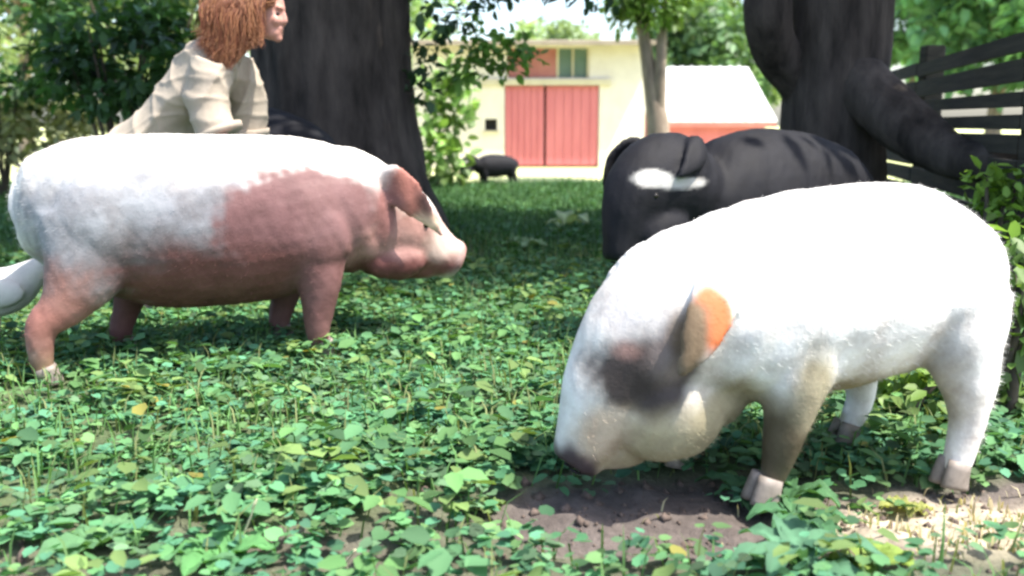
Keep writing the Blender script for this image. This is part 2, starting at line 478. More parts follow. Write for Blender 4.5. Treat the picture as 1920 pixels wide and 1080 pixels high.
def tree(name, label, x, y, h, cr, cz, rad_z, tr, nclump, per, crad, lsz, col, seed, bark, group=None, shape=LEAF, cat='tree'):
    r = np.random.default_rng(seed)
    z0 = gz(x, y)
    t = empty(name, (x, y, z0)); tag(t, label, cat, group)
    C = ell_centers(r, nclump, (0, 0, cz), (cr, cr, rad_z))
    pl = [[(0, 0, -.1, tr * 1.35), (0.02, 0, h * .12, tr), (.05 * cr, 0, h * .4, tr * .8), (-.03 * cr, .05 * cr, h * .7, tr * .5), (0, 0, h * .93, tr * .12)]]
    for i in range(8):
        cc = C[i * len(C) // 8]; zs = h * r.uniform(.28, .55)
        pl.append([(0.02, 0, zs, tr * .42), (cc[0] * .4, cc[1] * .4, zs + (cc[2] - zs) * .5, tr * .3), (cc[0], cc[1], cc[2], tr * .08)])
    tubes('trunk', pl, bark, t, 12, 0.06, seed)
    p, d, n, s, cl = clumps(r, C, crad * r.uniform(.7, 1.3, nclump), per, lsz, col)
    link('crown', leaf_mesh('crown', p, d, n, s, cl, shape), M_leaf, t)
    return t

# big dark tree behind the left pig
r = np.random.default_rng(40)
bx, by = (640 - 960) / F * 7.0, 7.0
T1 = empty('shade_tree', (bx, by, gz(bx, by)))
tag(T1, 'thick dark-barked tree standing directly behind the left white pig', 'tree')
tubes('trunk', [[(0, 0, -.2, .86), (0, 0, .10, .72), (0, 0, .45, .60), (-.02, 0, .95, .545), (-.03, 0, 1.8, .53), (-.05, .05, 3.0, .50), (-.1, .1, 4.4, .40), (0, .1, 6.5, .18)]], M_bark, T1, 64, 0.085, 41)
tubes('limb', [[(-.05, .05, 2.9, .26), (.8, -.3, 3.6, .2), (2.0, -.5, 4.4, .1)], [(-.05, .05, 3.2, .26), (-1.0, -.2, 4.0, .2), (-2.4, .1, 4.8, .1)],
               [(0, .1, 3.3, .22), (.2, 1.2, 4.2, .15), (.5, 2.4, 5.0, .08)], [(0, 0, 2.6, .12), (.5, -.1, 2.75, .07), (1.25, .1, 2.3, .03), (1.5, .2, 2.0, .012)],
               [(0, 0, 2.9, .12), (.9, .5, 3.0, .06), (1.7, .8, 2.5, .03)]], M_bark, T1, 14, 0.08, 45)
C = ell_centers(r, 480, (.1, .3, 5.4), (4.2, 3.4, 2.0), .15)
p1 = clumps(r, C, .55, 38, .18, (.05, .115, .035))
def rel(px, py, d): return tuple(P(px, py, d) - T1.location)
C2 = [rel(*a) for a in ((800, 10, 7), (830, 45, 7), (800, 80, 7.1), (865, 25, 7.2), (900, 5, 7.3), (790, 130, 6.9), (795, 165, 6.9), (940, -15, 7.6), (1050, -20, 7.4), (1100, -5, 7.4), (1150, -10, 7.5), (1000, -30, 7.5))]
p2 = clumps(r, C2, .13, 26, .085, (.035, .075, .03), .2)
C3 = [rel(*a) for a in ((880, 110, 7.6), (920, 95, 7.7), (955, 85, 7.8), (985, 105, 7.8), (900, 70, 7.6), (940, 125, 7.7), (870, 140, 7.6))]
p3 = clumps(r, C3, .16, 44, .085, (.13, .26, .05), .2)
pp = [np.concatenate(z) for z in zip(p1, p2, p3)]
link('crown', leaf_mesh('crown', *pp), M_leaf, T1)

# dark forked tree on the right
tx, ty = (1552 - 960) / F * 6.1, 6.1
T2 = empty('forked_tree', (tx, ty, gz(tx, ty)))
tag(T2, 'near-black forked tree trunk behind the right white pig beside the board fence', 'tree')
def rel2(px, py, d): return tuple(P(px, py, d) - T2.location)
tubes('trunk', [[(.02, 0, -.2, .46), (.02, 0, .1, .40), (.01, 0, .5, .325), (0, 0, 1.0, .30), (.01, 0, 1.9, .295), (.05, .1, 3.2, .25), (.1, .2, 5.5, .12)]], M_bark, T2, 48, 0.07, 51)
a = rel2(1500, 150, 6.1); b2 = rel2(1455, 95, 6.0); c2_ = rel2(1440, 20, 5.9); d2 = rel2(1435, -120, 5.9)
tubes('limb', [[(-.02, -.02, a[2] - .25, .16), (a[0] + .02, a[1], a[2] - .02, .13), (*b2, .125), (*c2_, .128), (*d2, .13), (d2[0] - .3, d2[1] - .2, 3.4, .1)]], M_bark, T2, 28, 0.14, 55)
pts = [rel2(*q) for q in ((1590, 130, 6.0), (1660, 205, 5.7), (1730, 262, 5.4), (1800, 300, 5.15), (1880, 300, 4.9), (1990, 250, 4.7))]
tubes('limb', [[(*p_, r_) for p_, r_ in zip(pts, (.16, .15, .13, .10, .075, .04))]], M_bark, T2, 28, 0.15, 57)
r = np.random.default_rng(52)
C = ell_centers(r, 420, (1.2, .3, 5.3), (3.2, 2.9, 1.8), .15)
pp = clumps(r, C, .5, 38, .17, (.05, .115, .035))
link('crown', leaf_mesh('crown', *pp), M_leaf, T2)

# young sunlit sapling right of the big trunk
r = np.random.default_rng(60)
sx, sy = (822 - 960) / F * 14.0, 14.0
T3 = empty('sapling', (sx, sy, gz(sx, sy)))
tag(T3, 'bright green leafy sapling at the right side of the big dark trunk', 'sapling')
def rel3(px, py, d): return tuple(P(px, py, d) - T3.location)
st = [[(0, 0, -.05, .03), (*rel3(820, 300, 14.00), .018), (*rel3(830, 200, 14.00), .012), (*rel3(850, 120, 14.00), .005)], [(*rel3(821, 290, 14.00), .014), (*rel3(800, 220, 13.84), .008), (*rel3(790, 160, 13.84), .004)], [(*rel3(824, 260, 14.00), .012), (*rel3(860, 200, 14.16), .006)]]
tubes('stem', st, M_twig, T3, 8)
C3 = [rel3(*a) for a in ((800, 300, 13.69), (830, 295, 14.00), (850, 270, 14.00), (815, 250, 13.84), (840, 235, 14.00), (865, 215, 14.16), (800, 205, 13.84), (825, 180, 14.00), (850, 165, 14.00), (795, 150, 13.84), (840, 130, 14.00), (870, 180, 14.16), (805, 270, 13.69), (835, 312, 13.84), (860, 140, 14.00), (855, 305, 14.00))]
pp = clumps(r, C3, .25, 20, .21, (.20, .33, .10), .3)
link('crown', leaf_mesh('crown', *pp), M_leaf, T3)

# slim twin-stemmed tree in front of the barn
r = np.random.default_rng(64)
yx, yy = (1238 - 960) / F * 15.6, 15.6
T4 = empty('slim_tree', (yx, yy, 0)); tag(T4, 'slim tan tree splitting into two stems in front of the barn corner', 'tree')
def rel4(px, py, d): return tuple(P(px, py, d) - T4.location)
tubes('trunk', [[(0, 0, -.1, .25), (*rel4(1237, 300, 15.6), .2), (*rel4(1232, 220, 15.6), .165), (*rel4(1222, 160, 15.6), .13), (*rel4(1212, 100, 15.6), .10), (*rel4(1200, 20, 15.6), .075), (*rel4(1190, -80, 15.6), .03)],
                [(*rel4(1233, 215, 15.6), .13), (*rel4(1238, 150, 15.5), .095), (*rel4(1240, 90, 15.5), .08), (*rel4(1246, 10, 15.5), .06), (*rel4(1262, -80, 15.5), .02)]], M_bark_light, T4, 14, 0.06, 65)
C = list(ell_centers(r, 70, rel4(1225, -70, 15.6), (1.0, 1.0, .95))) + [rel4(*a) for a in ((1200, 20, 15.3), (1225, 35, 15.3), (1215, 10, 15.4), (1250, 25, 15.4), (1190, 5, 15.5), (1235, 15, 15.2))]
pp = clumps(r, C, .28, 26, .15, (.12, .22, .045), .2)
link('crown', leaf_mesh('crown', *pp), M_leaf, T4)

# shrubs at the left edge
def shrub(label, pts, d, crad, per, lsz, col, seed, name='shrub', group=None):
    r = np.random.default_rng(seed)
    c0 = P(np.mean([p[0] for p in pts]), 235, d)
    t = empty(name, (c0.x, d, gz(c0.x, d))); tag(t, label, 'shrub', group)
    C = [P(px, py, d + dd) - t.location for px, py, dd in pts]
    st = []
    for c in C[:: max(1, len(C) // 7)]:
        st.append([(r.normal(0, .05), r.normal(0, .05), -.05, .025), (c.x * .4, c.y * .4, c.z * .5, .018), (c.x, c.y, c.z, .006)])
    tubes('stem', st, M_twig, t, 8)
    pp = clumps(r, [tuple(c) for c in C], crad, per, lsz, col, .3)
    link('foliage', leaf_mesh('foliage', *pp), M_leaf, t)
    return t
def grid(x0, x1, y0, y1, n, dd, seed):
    r = np.random.default_rng(seed)
    return [(r.uniform(x0, x1), r.uniform(y0, y1), r.uniform(-dd, dd)) for _ in range(n)]
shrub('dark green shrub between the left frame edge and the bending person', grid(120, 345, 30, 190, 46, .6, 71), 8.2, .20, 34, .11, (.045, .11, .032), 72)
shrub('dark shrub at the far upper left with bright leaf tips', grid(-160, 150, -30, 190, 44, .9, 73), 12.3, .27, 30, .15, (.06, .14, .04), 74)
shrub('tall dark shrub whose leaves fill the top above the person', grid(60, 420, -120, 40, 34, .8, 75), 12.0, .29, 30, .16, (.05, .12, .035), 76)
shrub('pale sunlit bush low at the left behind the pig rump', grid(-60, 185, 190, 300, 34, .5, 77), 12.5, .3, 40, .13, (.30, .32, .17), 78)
shrub('sunlit yellow-green bush under the board fence at right edge', [(1850, 335, 0), (1885, 345, 0), (1840, 360, .1), (1870, 375, .1), (1900, 365, 0), (1930, 370, 0), (1880, 400, -.1), (1920, 410, -.1), (1850, 390, .1), (1905, 335, 0)], 4.1, .085, 22, .06, (.17, .29, .05), 80)
shrub('tall bright weeds at the right edge behind the white pig hind leg', [(1905, 500, 0), (1920, 560, 0), (1895, 610, 0), (1925, 650, 0), (1895, 690, 0), (1880, 740, 0), (1910, 770, 0), (1950, 620, 0), (1950, 740, 0), (1880, 660, .1), (1970, 540, 0), (1870, 770, 0), (1900, 440, .1)], 2.95, .07, 18, .075, (.14, .24, .06), 81)
shrub('bright yellow-green weeds seen under the right white pig belly', [(1740, 730, 0), (1720, 690, .1), (1770, 710, 0), (1760, 760, 0), (1730, 780, 0), (1690, 740, .1), (1780, 775, 0), (1680, 700, .1), (1700, 790, 0), (1640, 760, .1), (1610, 800, 0), (1755, 800, 0), (1660, 720, .15), (1790, 690, .1)], 2.86, .06, 18, .06, (.18, .29, .07), 82)

# background trees beyond the buildings, sunlit
BG = (.26, .37, .18)
for i, (px, d, h, cr, lab, col) in enumerate([
        (700, 48, 11, 4.5, 'pale sunlit tree behind the barn, leftmost behind the big trunk', BG),
        (1040, 62, 7.4, 3.6, 'pale tree behind the barn roof above the red hatch', (.3, .4, .22)),
        (1310, 42, 6.2, 3.0, 'rounded green tree directly behind the white shed roof', (.11, .2, .09)),
        (1420, 52, 12, 4.2, 'tall pale tree behind the white roof, beside the forked trunk', (.3, .4, .2)),
        (1690, 36, 11, 3.4, 'mint-green sunlit tree beyond the board fence, next to the forked trunk', (.2, .38, .19)),
        (1850, 31, 10, 3.2, 'sunlit tree beyond the board fence at the right edge', (.16, .33, .16)),
        (1990, 30, 11, 4, 'large sunlit tree beyond the fence, cut by the right edge', (.16, .33, .14)),
        (60, 34, 12, 5, 'large pale tree in the distance behind the left shrubs', (.34, .42, .24)),
        (330, 40, 12, 5, 'large pale tree in the distance behind the bending person', (.34, .42, .24))]):
    X = (px - 960) / F * d
    tree('background_tree', lab, X, d, h, cr, h * .58, h * .40, .22, 150, 34, .75, .42, col, 100 + i, M_bark_light, 'trees beyond the yard')

# ------------------------------------------------------------------ barn with red double doors
BD = 21.5
def bxz(px, py): q = P(px, py, BD); return q.x, q.z
x0, _ = bxz(775, 235); x1, ztop = bxz(1212, 84)
barn = empty('barn', ((x0 + x1) / 2, BD, 0)); tag(barn, 'cream walled barn with red double doors in the sunlit yard', 'barn')
ox = barn.location.x
def bpart(name, boxes, matl, parent=None, bev=0.0):
    bm = bmesh.new()
    for (a, b_, c_, d_, e, f_) in boxes: box(bm, a - ox, b_ - ox, c_ , d_, e, f_, bev)
    return bm_obj(name, bm, matl, parent or barn)
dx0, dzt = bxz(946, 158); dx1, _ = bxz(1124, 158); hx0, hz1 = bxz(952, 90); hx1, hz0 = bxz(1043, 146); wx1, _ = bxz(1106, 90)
nx0, nz1 = bxz(909, 223); nx1, nz0 = bxz(932, 245)
# wall pieces leave the door and window openings free
bpart('wall', [(x0, nx0, 0, .3, -.1, ztop), (nx0, nx1, 0, .3, -.1, nz0), (nx0, nx1, 0, .3, nz1, ztop), (nx1, dx0, 0, .3, -.1, ztop), (dx0, dx1, 0, .3, dzt, hz0), (dx0, hx0, 0, .3, hz0, ztop), (wx1, dx1, 0, .3, hz0, ztop), (hx0, wx1, 0, .3, hz1, ztop), (dx1, x1, 0, .3, -.1, ztop),
              (x0, x0 + .3, .3, 5, -.1, ztop), (x1 - .3, x1, .3, 5, -.1, ztop), (x0 + .3, x1 - .3, 4.7, 5, -.1, ztop)], M_wall)
mx_ = (bxz(1022, 200)[0])
for a, b_ in ((dx0 + .01, mx_ - .025), (mx_ + .025, dx1 - .01)):
    dr = bpart('door', [(a, b_, .06, .11, .03, dzt - .02)], M_red, None, .006)
    nb = 6; wv = (b_ - a) / nb
    for i in range(nb):
        bpart('plank', [(a + i * wv + .006, a + (i + 1) * wv - .006, .035, .058, .05, dzt - .05)], M_red, dr, .003)
bpart('doorway_shade_panel', [(dx0, dx1, .2, .24, 0, dzt)], M_dark)  # added dark board, its colour stands in for shade behind the doors
bpart('hatch', [(hx0 + .01, hx1, .05, .10, hz0 + .01, hz1 - .01)], M_redfaded)
wn = bpart('window', [(hx1 + .02, wx1 - .01, .10, .13, hz0 + .01, hz1 - .01)], M_glass)
bpart('frame', [(hx1 + .005, hx1 + .055, .03, .14, hz0, hz1), (wx1 - .05, wx1 - .003, .03, .14, hz0, hz1), ((hx1 + wx1) / 2 - .02, (hx1 + wx1) / 2 + .02, .05, .12, hz0, hz1)], M_trim, wn)
wn = bpart('window', [(nx0, nx1, .14, .17, nz0, nz1)], M_dark)
bpart('sill', [(nx0 - .04, nx1 + .04, -.05, .1, nz0 - .05, nz0 - .003)], M_trim, wn)
lx0, lz1 = bxz(900, 149); lx1, lz0 = bxz(1145, 160)
bpart('door_track', [(lx0, lx1, -.07, -.003, lz0, lz1)], M_trim)
# low-pitched roof
rf = bmesh.new()
pr = [(x0 - .3 - ox, -.45, ztop - .04), (x1 + .25 - ox, -.45, ztop - .04)]
vs = [rf.verts.new(v) for v in [(x0 - .3 - ox, -.45, ztop - .04), (x1 + .25 - ox, -.45, ztop - .04), (x1 + .25 - ox, 2.5, ztop + .22), (x0 - .3 - ox, 2.5, ztop + .22), (x0 - .3 - ox, 5.4, ztop - .04), (x1 + .25 - ox, 5.4, ztop - .04)]]
vt = [rf.verts.new(v.co + Vector((0, 0, .09))) for v in vs]
for a, b_, c_, d_ in ((0, 1, 2, 3), (3, 2, 5, 4)):
    rf.faces.new([vs[k] for k in (d_, c_, b_, a)]); rf.faces.new([vt[k] for k in (a, b_, c_, d_)])
for a, b_ in ((0, 1), (1, 2), (2, 5), (5, 4), (4, 3), (3, 0)): rf.faces.new([vs[a], vs[b_], vt[b_], vt[a]])
bm_obj('roof', rf, M_roof, barn)
bpart('gable', [(x0 + .02, x0 + .28, .8, 4.2, ztop, ztop + .1)], M_wall)
bpart('gable', [(x1 - .28, x1 - .02, .8, 4.2, ztop, ztop + .1)], M_wall)

# ------------------------------------------------------------------ low red shed with white metal roof
SD = 24.0
e0 = P(1215, 226, SD); e1 = P(1457, 226, SD); rz_ = P(1390, 126, SD + 3.2).z
shed = empty('shed', ((e0.x + e1.x) / 2, SD, 0)); tag(shed, 'low red shed under a bright white metal roof', 'shed')
hw = (e1.x - e0.x) / 2
bm = bmesh.new(); box(bm, -hw + .15, hw - .25, .25, 6.1, -.1, e1.z - .02); bm_obj('wall', bm, M_red, shed)
bm = bmesh.new()
for nm, ya, za, yb, zb in (('f', 0, e1.z, 3.2, rz_), ('b', 6.4, e1.z, 3.2, rz_)):
    for i in range(12):
        xa = -hw + i * 2 * hw / 12; xb = xa + 2 * hw / 12
        for q0, q1, up in ((xa, xb, 0), (xa, xa + .05, .03)):
            f_ = [bm.verts.new((q0, ya, za + up)), bm.verts.new((q1, ya, za + up)), bm.verts.new((q1, yb, zb + up)), bm.verts.new((q0, yb, zb + up))]
            g_ = [bm.verts.new(v.co - Vector((0, 0, .04))) for v in f_]
            bm.faces.new(f_); bm.faces.new(g_[::-1])
            for k_ in range(4): bm.faces.new([f_[k_], g_[k_], g_[(k_ + 1) % 4], f_[(k_ + 1) % 4]])
bm_obj('roof', bm, M_whiteroof, shed)
bm = bmesh.new(); box(bm, -hw + .02, hw - .02, -.03, -.004, e1.z - .16, e1.z - .045); bm_obj('fascia', bm, M_redfaded, shed)
for sgn in (-1, 1):
    bm = bmesh.new()
    xg = sgn * (hw - .3)
    t3 = [(xg, .3, e1.z), (xg, 6.1, e1.z), (xg, 3.2, rz_ - .1)]
    vs = [bm.verts.new(v) for v in t3] + [bm.verts.new((v[0] - .05, v[1], v[2])) for v in t3]
    bm.faces.new(vs[:3]); bm.faces.new(vs[3:][::-1])
    for k_ in range(3): bm.faces.new([vs[k_], vs[3 + k_], vs[3 + (k_ + 1) % 3], vs[(k_ + 1) % 3]])
    bm_obj('gable', bm, M_red, shed)

# ------------------------------------------------------------------ board fence on the right
TA = 360 / F; FL = 1.40
def fpt(y): return Vector((FL + TA * y, y, 0))
fence = empty('board_fence', fpt(4.45)); tag(fence, 'dark weathered board fence receding behind the forked tree at right', 'fence')
f0 = fence.location
rr = random.Random(5)
posts = (4.42, 6.7, 9.0, 11.3)
for y in posts:
    p = fpt(y) - f0
    bm = bmesh.new(); box(bm, p.x + .02, p.x + .15, p.y - .06, p.y + .06, -.1, 1.40 + rr.uniform(-.03, .04), .01); bm_obj('post', bm, M_board, fence)
levels = [(1.222, 1.305), (1.092, 1.192), (.988, 1.055), (.885, .952), (.765, .852), (.64, .745), (.52, .62), (.39, .50), (.26, .37)]
for ya, yb in zip((3.6,) + posts[:-1], posts):
    for z0, z1 in levels:
        a = fpt(ya + .012) - f0; b_ = fpt(yb - .012) - f0
        bm = bmesh.new(); j0, j1 = rr.uniform(-.007, .007), rr.uniform(-.007, .007)
        obox(bm, (a.x, a.y, (z0 + z1) / 2 + j0), (b_.x, b_.y, (z0 + z1) / 2 + j1), (z1 - z0) / 2, .011)
        bm_obj('board', bm, M_board, fence)

# ------------------------------------------------------------------ pigs
def bristles(parent, me, n, length, back, colmat, seed, thick=.0005, zmin=.1):
    r = np.random.default_rng(seed)
    co = coords(me); nn = np.empty(len(co) * 3); me.vertex_normals.foreach_get('vector', nn); nn = nn.reshape(-1, 3)
    ok = np.where((co[:, 2] > zmin))[0]
    k = r.choice(ok, n)
    p = co[k]; nm = nn[k]
    d = unit(nm * .38 + np.array(back) * .9 + r.normal(0, .22, (n, 3)))
    sd = unit(np.cross(d, r.normal(size=(n, 3)))) * thick
    l = length * r.uniform(.5, 1.3, (n, 1))
    v = np.stack([p - nm * .002 - sd, p - nm * .002 + sd, p + d * l], 1).reshape(-1, 3)
    m_ = np_mesh('bristles', v, np.arange(n * 3).reshape(-1, 3), 3)
    cb = np.empty(len(co) * 4); me.color_attributes['Col'].data.foreach_get('color', cb)
    set_col(m_, np.repeat(cb.reshape(-1, 4)[k][:, :3], 3, axis=0) * 1.05)
    return link('bristles', m_, colmat, parent, 'stuff')

def pig(name, label, loc, rz, body, head, legs, ears, extra, base, blobs, matl, hair, eyes, tail, snout, group, seed, voxel=.0105, s=1.0, nhair=16000):
    root = empty(name, loc, rz, s); tag(root, label, 'pig', group)
    bm = bmesh.new()
    loft(bm, [(x, 0, (t + b_) / 2, w_, (t - b_) / 2) for x, t, b_, w_ in body], n=32)
    loft(bm, head, n=28)
    for lg in legs:
        x_, y_, z_, w_, h_ = lg[-1]
        loft(bm, lg[:-1] + [(x_ - .008, y_, z_ + .015, w_ * .62, h_ * .62)], n=18)
    for e in ears: loft(bm, e[0], side=e[1], n=16)
    for c_, r_ in extra: blob(bm, c_, r_)
    # tail
    loft(bm, tail, n=10)
    # snout disc
    sp, sd, sr = snout
    me = remesh(bm, voxel, 7)
    co = coords(me); nn = np.empty(len(co) * 3); me.vertex_normals.foreach_get('vector', nn)
    xm = max(h_[0] for h_ in head); nz = np.exp(-((co[:, 0] - (xm - .42)) / .16) ** 2)
    fold = np.sin(co[:, 0] * 60 + co[:, 2] * 22 + 2.2 * wob(co, 5, seed + 3))
    dsp = .005 * wob(co, 6, seed + 1) + .0018 * wob(co, 24, seed + 2) + .0035 * fold * nz
    me.vertices.foreach_set('co', (co + nn.reshape(-1, 3) * dsp[:, None]).ravel())
    paint(me, base, blobs, seed)
    link('body', me, matl, root)
    for p_ in eyes:
        bm = bmesh.new(); blob(bm, p_, (.015, .013, .013)); bm_obj('eye', bm, M_eye, root, True)
    # nostrils as shallow dark cups on the snout disc
    d_ = Vector(sd).normalized(); sv = Vector((0, 1, 0)); up = sv.cross(d_)
    for k_ in (-1, 1):
        bm = bmesh.new(); c_ = Vector(sp) + d_ * sr * .12 + sv * k_ * sr * .42
        q_ = bmesh.ops.create_icosphere(bm, subdivisions=2, radius=1)
        for v in q_['verts']: v.co = c_ + sv * v.co.x * sr * .2 + up * v.co.y * sr * .3 + d_ * v.co.z * sr * .08
        bm_obj('nostril', bm, M_dark, root, True)
    for lg in legs:
        x_, y_, z_, w_, h_ = lg[-1]
        bm = bmesh.new()
        for k_ in (-1, 1):
            loft(bm, [(x_ - .01, y_ + k_ * .018, z_ + .06, .021, .034), (x_ + .003, y_ + k_ * .021, z_ + .02, .022, .04), (x_ + .008, y_ + k_ * .022, z_ - .004, .022, .044)], n=12, sub=2)
        bm_obj('hoof', bm, M_hoof, root, True)
    if nhair: bristles(root, me, nhair, .015, (-.95, 0, -.3), hair, seed)
    return root

WHITE = (.80, .77, .72)
GREY = (.25, .26, .28); MAUVE = (.33, .185, .18); PINK = (.62, .37, .33)
# left pig ---------------------------------------------------------------
body1 = [(.0, .70, .50, .07), (.03, .76, .44, .135), (.09, .815, .39, .195), (.2, .86, .33, .25), (.4, .873, .255, .28), (.62, .87, .215, .295), (.85, .865, .225, .285), (1.0, .858, .27, .265), (1.14, .83, .32, .23), (1.26, .79, .35, .19), (1.33, .72, .40, .14)]
head1 = [(1.08, 0, .57, .20, .24), (1.22, 0, .545, .19, .235), (1.34, 0, .51, .168, .205), (1.43, 0, .47, .145, .172), (1.50, 0, .42, .116, .135), (1.56, 0, .38, .094, .108), (1.61, 0, .352, .080, .088), (1.648, 0, .336, .076, .08), (1.658, 0, .331, .066, .07)]
legs1 = [[(1.0, -.15, .50, .10, .15), (1.02, -.165, .34, .08, .10), (1.02, -.17, .21, .055, .062), (1.015, -.17, .10, .043, .046), (1.04, -.17, .02, .046, .052)],
         [(.98, .15, .50, .10, .15), (.98, .165, .34, .08, .10), (.96, .17, .21, .055, .062), (.93, .17, .10, .043, .046), (.95, .17, .02, .046, .052)],
         [(.25, -.15, .56, .11, .20), (.21, -.175, .42, .095, .15), (.13, -.185, .29, .065, .085), (.055, -.19, .215, .05, .056), (.045, -.19, .10, .041, .044), (.065, -.19, .02, .046, .052)],
         [(.30, .14, .52, .11, .18), (.36, .17, .36, .08, .11), (.36, .175, .24, .055, .062), (.32, .175, .11, .041, .044), (.345, .175, .02, .046, .052)]]
ears1 = [([(1.28, -.135, .69, .03, .045), (1.325, -.185, .675, .016, .078), (1.385, -.225, .61, .013, .068), (1.45, -.235, .535, .011, .038), (1.51, -.225, .465, .008, .008)], (.25, 1, .3)),
         ([(1.30, .135, .70, .03, .05), (1.37, .175, .675, .018, .085), (1.44, .20, .60, .015, .085), (1.50, .20, .52, .013, .055), (1.535, .19, .465, .010, .015)], (-.25, 1, -.3))]
ex1 = [((1.36, -.075, .36), (.13, .085, .085)), ((1.36, .075, .36), (.13, .085, .085)), ((1.47, 0, .31), (.14, .06, .045)), ((.28, -.17, .56), (.19, .11, .20)), ((.28, .17, .56), (.19, .11, .20)), ((1.02, -.18, .50), (.13, .09, .17))]
bl1 = [((.28, -.24, .52), (.42, .3, .28), GREY, .35), ((.64, -.27, .52), (.26, .2, .20), (.21, .215, .235), .35), ((.40, -.25, .42), (.22, .2, .12), (.15, .135, .14), .5),  # flank and belly shade painted into these skin colours together with mud
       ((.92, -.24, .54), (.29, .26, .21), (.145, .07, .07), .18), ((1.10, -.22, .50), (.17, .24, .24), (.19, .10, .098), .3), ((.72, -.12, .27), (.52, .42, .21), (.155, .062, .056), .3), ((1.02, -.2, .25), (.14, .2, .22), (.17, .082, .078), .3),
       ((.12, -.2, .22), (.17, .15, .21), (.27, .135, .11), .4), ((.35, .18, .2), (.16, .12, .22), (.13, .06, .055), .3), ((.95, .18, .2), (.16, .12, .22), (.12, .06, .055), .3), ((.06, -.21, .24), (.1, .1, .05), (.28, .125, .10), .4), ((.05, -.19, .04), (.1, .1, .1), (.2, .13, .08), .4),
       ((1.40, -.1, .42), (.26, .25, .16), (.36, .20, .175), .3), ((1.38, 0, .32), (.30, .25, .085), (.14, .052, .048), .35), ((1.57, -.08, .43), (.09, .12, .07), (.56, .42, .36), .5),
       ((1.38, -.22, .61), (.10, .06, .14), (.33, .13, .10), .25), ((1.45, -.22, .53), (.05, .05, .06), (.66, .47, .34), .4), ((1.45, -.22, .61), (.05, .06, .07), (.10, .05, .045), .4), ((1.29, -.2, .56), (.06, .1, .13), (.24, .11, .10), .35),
       ((1.70, 0, .33), (.07, .1, .1), (.42, .22, .19), .4)]
pig1 = pig('pig', 'white pig whose pink belly and shoulder mix mud with painted-in shade, walking right at left', (-1.74, 3.45, 0), math.radians(24.6), body1, head1, legs1, ears1, ex1, WHITE, bl1, M_skin, M_bristle,
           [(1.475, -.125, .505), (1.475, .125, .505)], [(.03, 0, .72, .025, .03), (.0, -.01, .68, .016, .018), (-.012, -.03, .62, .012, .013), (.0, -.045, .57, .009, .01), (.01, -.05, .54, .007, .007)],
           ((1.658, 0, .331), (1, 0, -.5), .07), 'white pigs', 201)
# right pig --------------------------------------------------------------
body2 = [(.0, .56, .45, .05), (.02, .62, .41, .10), (.07, .69, .36, .155), (.16, .74, .30, .20), (.315, .765, .265, .228), (.55, .745, .235, .24), (.75, .705, .225, .232), (.88, .665, .24, .20), (.98, .60, .28, .15)]
head2 = [(.78, 0, .47, .20, .225), (.92, 0, .44, .185, .215), (1.03, 0, .375, .16, .185), (1.11, 0, .295, .128, .145), (1.165, 0, .215, .098, .108), (1.20, 0, .15, .074, .08), (1.22, 0, .108, .062, .066), (1.226, 0, .096, .05, .055)]
legs2 = [[(.16, .13, .50, .10, .155), (.165, .15, .38, .088, .125), (.145, .16, .27, .064, .08), (.145, .168, .17, .045, .048), (.165, .17, .085, .038, .04), (.185, .17, .015, .042, .048)],
         [(.20, -.13, .48, .10, .15), (.26, -.15, .36, .08, .11), (.24, -.16, .25, .055, .066), (.22, -.165, .15, .04, .042), (.25, -.165, .08, .035, .037), (.27, -.165, .02, .04, .046)],
         [(.64, .13, .45, .10, .14), (.67, .145, .32, .08, .10), (.70, .15, .20, .056, .062), (.725, .15, .10, .038, .04), (.755, .15, .02, .042, .048)],
         [(.74, -.13, .45, .10, .14), (.80, -.145, .30, .075, .09), (.82, -.15, .18, .052, .056), (.82, -.15, .09, .037, .039), (.845, -.15, .02, .042, .048)]]
ears2 = [([(.89, .14, .55, .03, .04), (.93, .185, .53, .017, .058), (.972, .215, .475, .014, .058), (1.012, .225, .41, .012, .038), (1.042, .215, .36, .009, .010)], (.2, 1, .35)),
         ([(.86, -.14, .56, .03, .045), (.92, -.18, .56, .018, .07), (.98, -.21, .51, .015, .075), (1.03, -.22, .44, .012, .05), (1.06, -.21, .385, .010, .014)], (-.2, 1, -.35))]
ex2 = [((.985, .06, .245), (.17, .10, .14)), ((.985, -.06, .245), (.17, .10, .14)), ((.86, 0, .27), (.12, .13, .11)), ((1.10, 0, .13), (.10, .06, .05)), ((.19, .14, .52), (.15, .10, .17)), ((.19, -.14, .52), (.15, .10, .17)), ((.68, .14, .46), (.12, .09, .16))]
